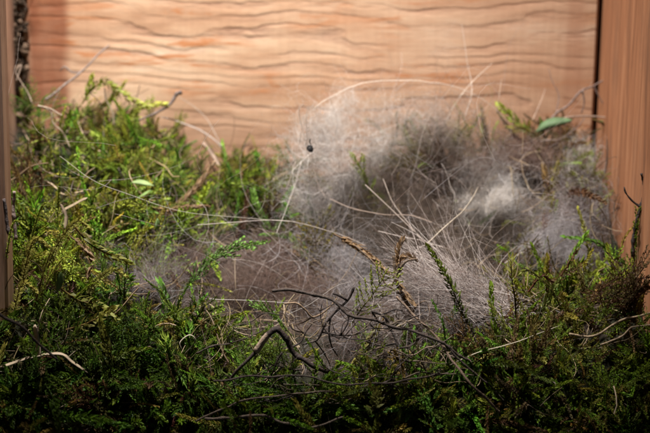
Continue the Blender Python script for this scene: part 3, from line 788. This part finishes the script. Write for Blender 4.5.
stick('twig', 'brown diagonal twig running down into the shadow at centre right', 'twig', M_TWIG,
      [([(396, 296, -9.2), (420, 320, -9.6), (445, 350, -10.0), (472, 384, -10.6), (500, 412, -10.5)], 0.030, 0.030)], (0.13, 0.085, 0.055), TG)
stick('twig', 'pale brown curved twig lowest in the shaded front', 'twig', M_TWIG,
      [([(205, 420, -10.85), (240, 417, -10.85), (268, 416, -10.85), (290, 424, -10.85), (312, 427, -10.85), (344, 417, -10.85)], 0.034, 0.026)], (0.12, 0.085, 0.06), TG)
stick('twig', 'long thin dark twig lying level beneath the hooked twig', 'twig', M_TWIG,
      [([(214, 380, -10.6), (255, 376, -10.6), (300, 376, -10.6), (350, 384, -10.6), (410, 380, -10.6), (440, 372, -10.2)], 0.024, 0.018)], BARK2, TG)
stick('twig', 'slanting grey brown twig rising to the low front shoot', 'twig', M_TWIG,
      [([(196, 424, -10.8), (222, 408, -10.8), (256, 398, -10.8), (300, 394, -10.6), (338, 392, -10.6)], 0.026, 0.018)], (0.12, 0.085, 0.06), TG)
stick('twig', 'fine curved rootlet above the dark front right corner', 'twig', M_TWIG,
      [([(388, 352, -9.7), (410, 356, -9.8), (430, 348, -9.8), (450, 354, -9.8), (468, 346, -9.7)], 0.020, 0.012)], (0.16, 0.11, 0.075), TG)
stick('twig', 'dark stem crossing the moss at the left edge', 'twig', M_TWIG,
      [([(-10, 308, -10.8), (6, 318, -10.8), (26, 330, -10.8), (46, 350, -10.8), (58, 360, -10.8)], 0.040, 0.024)], BARK2, TG)
stick('twig', 'straight grey stick leaning against the back board at upper left', 'twig', M_TWIG,
      [([(46, 100, -1.4), (62, 86, -1.2), (82, 69, -0.8), (109, 45, -0.3)], 0.034, 0.022),
       ([(82, 70, -0.8), (72, 71, -0.8), (64, 66, -0.8), (60, 71, -0.8)], 0.026, 0.016)], GREYB, TG)
stick('twig', 'short twig with dark blunt end above the left bank', 'twig', M_TWIG,
      [([(183, 93, -1.2), (176, 96, -1.2), (168, 106, -1.3), (156, 114, -1.4), (140, 122, -1.5)], 0.065, 0.024)], (0.12, 0.085, 0.07), TG)
stick('twig', 'thin dark stalk holding up the arching yellow green sprig', 'twig', M_TWIG,
      [([(114, 126, -1.8), (112, 112, -1.7), (106, 100, -1.6), (104, 88, -1.6)], 0.028, 0.018)], (0.16, 0.12, 0.075), TG)
stick('twig', 'pale twisted rootlet near the left side board', 'twig', M_TWIG,
      [([(16, 82, -2.0), (22, 66, -2.0), (16, 72, -2.0), (20, 80, -2.0), (26, 92, -2.0), (30, 104, -2.1)], 0.020, 0.014)], (0.27, 0.20, 0.15), TG)
stick('twig', 'pale brown rootlet hanging over the upper left moss', 'twig', M_TWIG,
      [([(38, 106, -3.0), (50, 110, -3.0), (52, 122, -3.0), (62, 132, -3.0), (70, 146, -3.1)], 0.022, 0.014), ([(38, 106, -3), (52, 108, -3), (64, 114, -3)], 0.026, 0.016)], (0.27, 0.205, 0.145), TG)
stick('twig', 'crooked grey twig with dark side shoots in the rear right corner', 'twig', M_TWIG,
      [([(548, 124, -1.2), (556, 112, -1.1), (570, 102, -1.0), (581, 90, -0.9), (594, 86, -0.7), (606, 80, -0.5)], 0.036, 0.022),
       ([(581, 90, -0.9), (583, 100, -0.9), (580, 112, -0.9)], 0.028, 0.014),
       ([(594, 86, -0.7), (604, 102, -0.7), (614, 116, -0.8), (620, 128, -0.9)], 0.018, 0.010),
       ([(556, 112, -1.1), (558, 96, -0.9), (552, 82, -0.8), (550, 68, -0.7)], 0.016, 0.009)], (0.155, 0.105, 0.085), TG)
stick('twig', 'thin level twig under the crooked rear right twig', 'twig', M_TWIG,
      [([(550, 119, -1.3), (572, 116, -1.3), (596, 117, -1.2), (612, 122, -1.2), (628, 136, -1.3), (634, 158, -1.5)], 0.024, 0.014)], (0.24, 0.165, 0.12), TG)
stick('twig', 'fine dark twig looping beneath the green leaf blade', 'twig', M_TWIG,
      [([(540, 142, -1.6), (560, 140, -1.6), (575, 130, -1.5), (584, 118, -1.4)], 0.02, 0.010), ([(575, 130, -1.5), (570, 122, -1.4)], 0.014, 0.008)], (0.12, 0.085, 0.07), TG)
stick('twig', 'nearly black forked twig upright at the right edge', 'twig', M_TWIG,
      [([(630, 262, -6.8), (634, 235, -6.8), (640, 208, -6.8), (644, 188, -6.8), (641, 172, -6.8)], 0.050, 0.028),
       ([(640, 208, -6.8), (632, 202, -6.8), (626, 194, -6.8), (625, 187, -6.8)], 0.030, 0.018),
       ([(644, 190, -6.8), (652, 182, -6.8), (658, 172, -6.8)], 0.032, 0.018)], (0.028, 0.018, 0.014), TG, rough=0.22)
stick('twig', 'short grey stub standing against the left side board', 'twig', M_TWIG,
      [([(17, 240, -8.6), (15, 222, -8.6), (13, 206, -8.6), (13, 191, -8.6)], 0.044, 0.036)], (0.26, 0.19, 0.16), TG)
stick('twig', 'dark stub beside the short grey stub at left', 'twig', M_TWIG,
      [([(12, 238, -8.9), (8, 220, -8.9), (4, 198, -8.9)], 0.046, 0.04)], (0.075, 0.055, 0.05), TG)
stick('twig', 'tan rootlet curving out of the right moss bank', 'twig', M_TWIG,
      [([(570, 334, -9.6), (592, 336, -9.6), (612, 326, -9.6), (630, 318, -9.6), (662, 310, -9.6)], 0.030, 0.024)], (0.22, 0.155, 0.09), TG)
stick('twig', 'second tan rootlet below the one in the right moss bank', 'twig', M_TWIG,
      [([(600, 344, -9.8), (620, 336, -9.8), (634, 326, -9.7), (656, 324, -9.7)], 0.022, 0.018)], (0.20, 0.14, 0.085), TG)
def tangle():
    lab = 'thin dark rootlet in the twig tangle below the fur at centre front'
    for k in range(36):
        u, v = rng.normal(360, 62), rng.uniform(312, 412); y = -9.55 - max(0, (v - 330)) * 0.013 - rng.uniform(0, 0.3)
        a = rng.uniform(-0.7, 0.7) + (math.pi if rng.uniform() < 0.5 else 0); ln = rng.uniform(28, 85); pts = [(u, v, y)]
        for j in range(4):
            a += rng.normal(0, 0.5); pts.append((pts[-1][0] + math.cos(a) * ln / 4, pts[-1][1] + math.sin(a) * ln / 4 * 0.8, y + rng.normal(0, 0.08)))
        r = rng.uniform(0.010, 0.022); br = [(pts, r, r * 0.55)]
        for j in range(rng.integers(1, 4)):
            p0 = pts[rng.integers(1, 4)]; a2 = a + rng.choice([-1, 1]) * rng.uniform(0.6, 1.5); l2 = rng.uniform(8, 24)
            br.append(([p0, (p0[0] + math.cos(a2) * l2 * 0.5, p0[1] + math.sin(a2) * l2 * 0.5, p0[2]), (p0[0] + math.cos(a2 + 0.5) * l2, p0[1] + math.sin(a2 + 0.5) * l2, p0[2])], r * 0.75, r * 0.4))
        stick('rootlet', lab, 'rootlet', M_TWIG, br, np.array([(0.026, 0.017, 0.013), (0.045, 0.030, 0.022), (0.10, 0.07, 0.046)])[rng.integers(3)], 'rootlets of the front tangle', sides=5, rough=0.2)
tangle()
def catkin(label, pts):
    root = px(pts)[0]; path = spline(px(pts), 40)
    o = MB(); v, f, sh = leafy_stem(path, 0.013, 0.18, 0.06, 0.75)
    o.add(v, f, None, np.array([0.23, 0.145, 0.075]) * rng.uniform(0.6, 1.35, (len(v) // 5, 1)).repeat(5, 0))
    tubes(o, path[None, ::2], 0.02, 4, (0.12, 0.07, 0.035))
    return tag(o.build('dry_moss_stem', M_LEAF, origin=root), label, 'moss', 'dry brown moss stems')
catkin('dry brown scaly moss stem slanting between left bank and rear strip', [(165, 214, -4.4), (184, 200, -4.0), (202, 180, -3.4), (213, 164, -3.0)])
catkin('dry brown scaly moss stem lying at the edge of the left fur pocket', [(150, 206, -4.6), (166, 212, -4.8), (184, 208, -4.8), (206, 206, -4.6)])
catkin('dry brown moss scrap clinging to the twiggy stub', [(392, 286, -7.9), (398, 270, -7.9), (398, 250, -7.9), (402, 240, -7.8)])

catkin('dry brown moss scrap slanting down into the middle of the nest', [(334, 234, -6.6), (352, 244, -6.9), (372, 258, -7.2), (388, 272, -7.5)])
catkin('dry brown moss scrap hanging under the twiggy stub', [(396, 280, -8.1), (404, 292, -8.1), (414, 304, -8.2)])
catkin('small brown moss scrap on the rim of the coarse hair', [(418, 262, -7.4), (410, 256, -7.4), (400, 258, -7.4)])
catkin('dry brown moss curl low on the left bank', [(70, 236, -7.6), (82, 246, -7.7), (92, 262, -7.8), (88, 276, -7.9)])
# straws and grass: flattened, folded ribbons with thickness
def straw(label, pts, w0, w1, colour, name='straw', cat='straw', group='straws in the nest', m=None, flat=0.35):
    q = px(pts); n = max(12, int(np.linalg.norm(np.diff(q, axis=0), axis=1).sum() / 0.05)); path = spline(q, n)
    path = path + field(path, 0.5) * 0.03 + field(path, 0.15) * 0.006
    mb = MB(); t = np.linspace(0, 1, n)
    if cat == 'leaf':          # lance-shaped, keeled blade with a little thickness
        prof = (max(w0, w1) * np.sin(np.pi * np.clip(t * 0.97 + 0.015, 0, 1)) ** 0.8 + 0.004)
    else:
        prof = np.linspace(w0, w1, n) * (1 - 0.75 * np.clip((np.abs(2 * t - 1) - 0.86) / 0.14, 0, 1)) * (1 + rng.normal(0, 0.06, n))
    tg = nrm(np.gradient(path, axis=0)); up = nrm(np.array([0.15, -0.55, 0.8]) + rng.normal(0, 0.25, 3))
    side = nrm(np.cross(tg, up)); nn = np.cross(side, tg)
    keel = prof * (0.35 if cat == 'leaf' else 0.30); th = prof * (0.10 if flat < 0.6 else 0.5) + 0.002
    ring = np.stack([path + side * prof[:, None] + nn * keel[:, None], path + nn * th[:, None], path - side * prof[:, None] + nn * keel[:, None], path - nn * th[:, None]], 1)
    i = np.arange(n * 4).reshape(n, 4); A = i[:-1]; B = np.roll(A, -1, 1); D = i[1:]; E = np.roll(D, -1, 1)
    c = np.array(colour) * np.repeat(1 + 0.12 * np.sin(t * 9 + rng.uniform(0, 6)) + rng.normal(0, 0.06, n), 4)[:, None]
    mb.add(ring, None, np.concatenate([np.stack([A, B, E, D], -1).reshape(-1, 4), [i[0][::-1], i[-1]]]), c)
    return tag(mb.build(name, m or M_STRAW, origin=q[0], smooth=(flat >= 0.6)), label, cat, group)
straw('bent pale straw lying on the left front moss', [(-8, 367, -10.1), (14, 362, -10.1), (36, 357, -10.1), (60, 354, -10.1), (72, 362, -10.1), (88, 373, -10.1)], 0.05, 0.035, (0.33, 0.25, 0.165), flat=0.5)
straw('short upright straw splinter crossing the bent pale straw', [(36, 326, -10.05), (39, 340, -10.05), (42, 360, -10.1)], 0.065, 0.05, (0.46, 0.35, 0.24), flat=0.4)
straw('pale dry grass blade curving down into the hollow', [(479, 188, -5.0), (472, 202, -5.2), (462, 214, -5.4), (444, 228, -5.7), (424, 246, -6.0)], 0.009, 0.017, (0.33, 0.265, 0.19))
straw('long pale grass stem arching over the fur against the back board', [(300, 124, -2.6), (316, 108, -2.6), (334, 96, -2.5), (362, 84, -2.4), (400, 80, -2.2), (440, 83, -2.0), (466, 91, -1.8), (490, 106, -1.7), (520, 132, -1.6)], 0.010, 0.006, (0.52, 0.43, 0.35), flat=0.8)
straw('stiff pale bristle rising highest before the back board', [(466, 120, -1.8), (473, 92, -1.6), (468, 62, -1.4), (462, 26, -1.2)], 0.011, 0.004, (0.60, 0.52, 0.45), flat=0.8)
straw('pale bristle slanting up beside the highest bristle', [(444, 128, -1.9), (458, 104, -1.8), (474, 82, -1.7), (492, 62, -1.6)], 0.011, 0.005, (0.56, 0.47, 0.38), flat=0.8)
straw('short pale bristle upright before the back right board', [(496, 116, -1.5), (499, 98, -1.5), (501, 80, -1.4)], 0.012, 0.006, (0.55, 0.43, 0.33), flat=0.8)
straw('reddish pale bristle leaning right behind the yellow green clump', [(534, 122, -1.3), (540, 106, -1.2), (546, 88, -1.1)], 0.013, 0.006, (0.52, 0.38, 0.29), flat=0.8)
straw('thin grey strand leaning on the back board left of the pale fur', [(228, 176, -1.2), (222, 150, -1.0), (205, 118, -0.6), (176, 96, -0.4)], 0.014, 0.010, (0.33, 0.27, 0.22), flat=0.8)
straw('grey bent grass behind the upper left moss', [(160, 118, -1.2), (180, 122, -1.1), (200, 130, -1.1), (216, 142, -1.2), (226, 156, -1.3)], 0.032, 0.02, (0.25, 0.20, 0.165))
straw('pale dry chip of leaf propped behind the left bank', [(202, 142, -1.4), (208, 150, -1.4), (214, 160, -1.5), (218, 168, -1.6)], 0.08, 0.05, (0.27, 0.19, 0.14), flat=0.25)
straw('pale bent straw in the shade of the left bank', [(62, 214, -6.2), (68, 210, -6.2), (76, 206, -6.2), (88, 200, -6.2)], 0.05, 0.04, (0.22, 0.165, 0.10))
straw('hooked pale straw hanging on the left bank', [(60, 206, -6.3), (66, 218, -6.3), (66, 232, -6.4)], 0.045, 0.05, (0.22, 0.165, 0.11))
straw('thin straw sloping across the dark right front moss', [(452, 366, -9.9), (480, 352, -9.8), (515, 342, -9.7), (560, 326, -9.6)], 0.014, 0.010, (0.30, 0.25, 0.17), flat=0.8)
straw('curled pale root beside the fresh moss star', [(182, 352, -9.6), (180, 344, -9.6), (188, 336, -9.6), (194, 342, -9.6), (184, 356, -9.6)], 0.016, 0.012, (0.32, 0.27, 0.2), flat=0.8)

# green blades
straw('broad green leaf blade lying in the rear right corner', [(538, 133, -1.5), (548, 127, -1.5), (560, 124, -1.5), (573, 122, -1.5)], 0.05, 0.12, (0.12, 0.19, 0.085), 'leaf', 'leaf', 'green leaves', M_LEAF, 0.25)
straw('small pale leaf folded on the left bank', [(132, 182, -4.6), (142, 183, -4.6), (154, 187, -4.6)], 0.05, 0.07, (0.26, 0.34, 0.13), 'leaf', 'leaf', 'green leaves', M_LEAF, 0.3)
straw('small green leaf just under the folded pale leaf', [(138, 200, -4.9), (146, 196, -4.9), (151, 192, -4.9)], 0.04, 0.05, (0.22, 0.32, 0.10), 'leaf', 'leaf', 'green leaves', M_LEAF, 0.3)
straw('pale green upright leaf at the edge of the left bank', [(156, 234, -5.6), (157, 226, -5.6), (158, 219, -5.6)], 0.05, 0.06, (0.24, 0.36, 0.13), 'leaf', 'leaf', 'green leaves', M_LEAF, 0.3)
straw('blurred light green blade low in the left foreground', [(56, 292, -10.8), (59, 282, -10.8), (60, 272, -10.8)], 0.05, 0.06, (0.20, 0.30, 0.10), 'leaf', 'leaf', 'green leaves', M_LEAF, 0.3)

def strand(label, pts, r=0.0065, colour=(0.55, 0.48, 0.42)):
    q = px(pts); n = max(14, int(np.linalg.norm(np.diff(q, axis=0), axis=1).sum() / 0.08)); path = spline(q, n); path = path + field(path, 0.6) * 0.035; r = r * 0.72
    mb = MB(); tubes(mb, path[None], np.linspace(r, r * 0.7, n)[None], 5, colour)
    return tag(mb.build('long_hair', M_HAIR, origin=q[0]), label, 'hair', 'single long hairs')
strand('long pale hair stretched across the left bank towards the middle', [(60, 158, -6.2), (96, 184, -6.2), (140, 198, -6.1), (190, 212, -6.0), (240, 220, -5.9), (296, 222, -5.8)], 0.007, (0.5, 0.45, 0.37))
strand('short hair crossing just under the long stretched hair', [(196, 224, -5.8), (240, 224, -5.7), (290, 222, -5.6), (330, 232, -5.6), (366, 246, -5.8)], 0.009, (0.56, 0.48, 0.42))
strand('hair running from the seed web down into the hollow', [(330, 200, -4.6), (352, 210, -4.8), (384, 216, -5.0), (410, 216, -5.2), (432, 222, -5.4)], 0.009, (0.5, 0.38, 0.30))
strand('straight hair slanting down to the coarse bundle from above left', [(366, 186, -4.6), (388, 206, -5.0), (410, 226, -5.4), (436, 248, -5.8)], 0.009, (0.55, 0.45, 0.38))
strand('hair falling from the green frond to the coarse bundle', [(384, 180, -4.4), (394, 204, -4.8), (412, 226, -5.4), (430, 246, -5.8)], 0.008, (0.55, 0.45, 0.38))
strand('arched hair looping over the left of the coarse bundle', [(415, 282, -6.6), (414, 262, -6.4), (420, 248, -6.2), (432, 243, -6.1), (446, 246, -6.1)], 0.010, (0.58, 0.5, 0.44))
strand('level hair crossing behind the coarse bundle', [(380, 232, -5.6), (402, 236, -5.7), (426, 240, -5.8), (456, 250, -5.9)], 0.009, (0.58, 0.5, 0.44))
strand('pale hair drawn across the left front of the hollow', [(206, 298, -8.2), (240, 300, -8.4), (272, 302, -8.6), (300, 304, -8.8)], 0.008, (0.55, 0.5, 0.45))
strand('fine diagonal hair crossing the bent root', [(288, 316, -9.3), (310, 306, -9.3), (334, 288, -9.1), (350, 282, -9.0)], 0.006, (0.5, 0.45, 0.4))
strand('dark hair curved across the rear mauve fur', [(450, 178, -2.6), (464, 164, -2.4), (484, 156, -2.3), (508, 154, -2.3)], 0.010, (0.13, 0.09, 0.07))
strand('pale hair sloping under the white down', [(506, 262, -5.2), (524, 250, -5.0), (544, 240, -4.8)], 0.014, (0.5, 0.44, 0.38))
strand('hair hanging from the seed web towards the left pocket', [(302, 160, -3.4), (298, 180, -3.8), (288, 206, -4.4), (276, 234, -5.0)], 0.009, (0.56, 0.5, 0.44))

def stray():
    mb = MB()
    for (u, v, y, ru, ry, rv, n, L, d) in ((420, 200, -4.6, 120, 1.6, 70, 90, 1.5, (0.7, -0.2, 0.3)), (240, 250, -5.4, 90, 1.2, 40, 60, 1.4, (1, -0.1, 0.2)),
                                           (430, 110, -1.8, 90, 0.7, 26, 40, 1.1, (0.2, 0, 1)), (540, 200, -3.4, 70, 1.0, 60, 45, 1.2, (0.4, -0.1, 0.8)), (330, 330, -9.2, 110, 0.5, 40, 45, 1.3, (1, 0, 0.3)), (110, 230, -6.2, 80, 2.0, 70, 30, 1.5, (1, -0.2, 0))):
        s = (45 + y) / 1876.0
        hairs(mb, n, P(u, v, y), (ru * s, ry, rv * s), L, d, 0.8, 0.6, 0.7, 0.0030, WARM + GREY, K=10, gather=0.0)
    tag(mb.build('stray_hair', M_HAIR), 'fine stray hairs drifting loosely over fur and moss', 'hair', kind='stuff')
stray()

# the seed caught in a web of hairs
def seed():
    c = P(311, 148, -4.6); root = empty('seed', c)
    import bmesh
    bm = bmesh.new(); bmesh.ops.create_icosphere(bm, subdivisions=2, radius=1.0)
    for v in bm.verts:
        n = field(np.array([list(v.co)]) * 1.0, 0.6)[0]
        v.co = Vector((v.co.x * 0.10, v.co.y * 0.05, v.co.z * 0.105)) * (1 + 0.45 * float(n[0])) * CM
    me = bpy.data.meshes.new('husk'); bm.to_mesh(me); bm.free()
    me.color_attributes.new('tint', 'FLOAT_COLOR', 'POINT').data.foreach_set('color', np.tile([0.005, 0.004, 0.004, 1.0], len(me.vertices)).astype(np.float32))
    o = part('husk', me, M_TWIG, root)
    mb = MB(); path = spline(np.array([c + [0, 0, 0.07], c + [-0.03, 0, 0.13], c + [-0.02, 0, 0.2]]), 6); tubes(mb, path[None], 0.012, 5, (0.03, 0.02, 0.015)); mb.build('stalk', M_TWIG, root, c)
    tag(root, 'tiny black seed caught in hairs before the back board', 'seed')
seed()
for lab, pts in (('hair rising from the seed towards upper left', [(310, 150, -4.20), (305, 130, -4.16), (300, 112, -4.12), (304, 104, -4.09)]),
                 ('hair rising from the seed straight up', [(309, 152, -4.20), (309, 132, -4.16), (308, 116, -4.12), (310, 106, -4.09)]),
                 ('brown hair running down left of the seed', [(303, 134, -4.20), (301, 150, -4.23), (296, 170, -4.33), (288, 190, -4.47)]),
                 ('hair running down right of the seed', [(311, 152, -4.21), (316, 170, -4.30), (320, 186, -4.41), (326, 198, -4.51)])):
    strand(lab, pts, 0.012, (0.42, 0.34, 0.28))

# crumbly dirt packed into the left rear corner
def dirt():
    mb = MB(); import bmesh
    bm = bmesh.new(); bmesh.ops.create_icosphere(bm, subdivisions=1, radius=1.0)
    bv = np.array([list(v.co) for v in bm.verts]); bf = np.array([[v.index for v in f.verts] for f in bm.faces]); bm.free()
    for k in range(520):
        z = rng.uniform(-0.5, 7.0); r = rng.uniform(0.02, 0.085)
        p = np.array([-7.10 + abs(rng.normal(0, 0.11)), -abs(rng.normal(0, 0.12)) - 0.02, z])
        v = bv * (1 + 0.38 * field(bv + k * 3.7, 0.45)[:, :1]) * r * rng.uniform(0.5, 1.5, 3) + p
        mb.add(v, bf, None, np.array([0.085, 0.055, 0.036]) * rng.uniform(0.3, 1.8))
    hairs(mb, 160, (-6.98, -0.25, 3.0), (0.14, 0.15, 3.6), 0.45, (0.5, -0.4, 0), 1.0, 1.2, 0.3, 0.006, DARK)
    tag(mb.build('dirt', M_SOIL), 'dark crumbly dirt packed down the rear left corner', 'dirt', kind='stuff')
dirt()
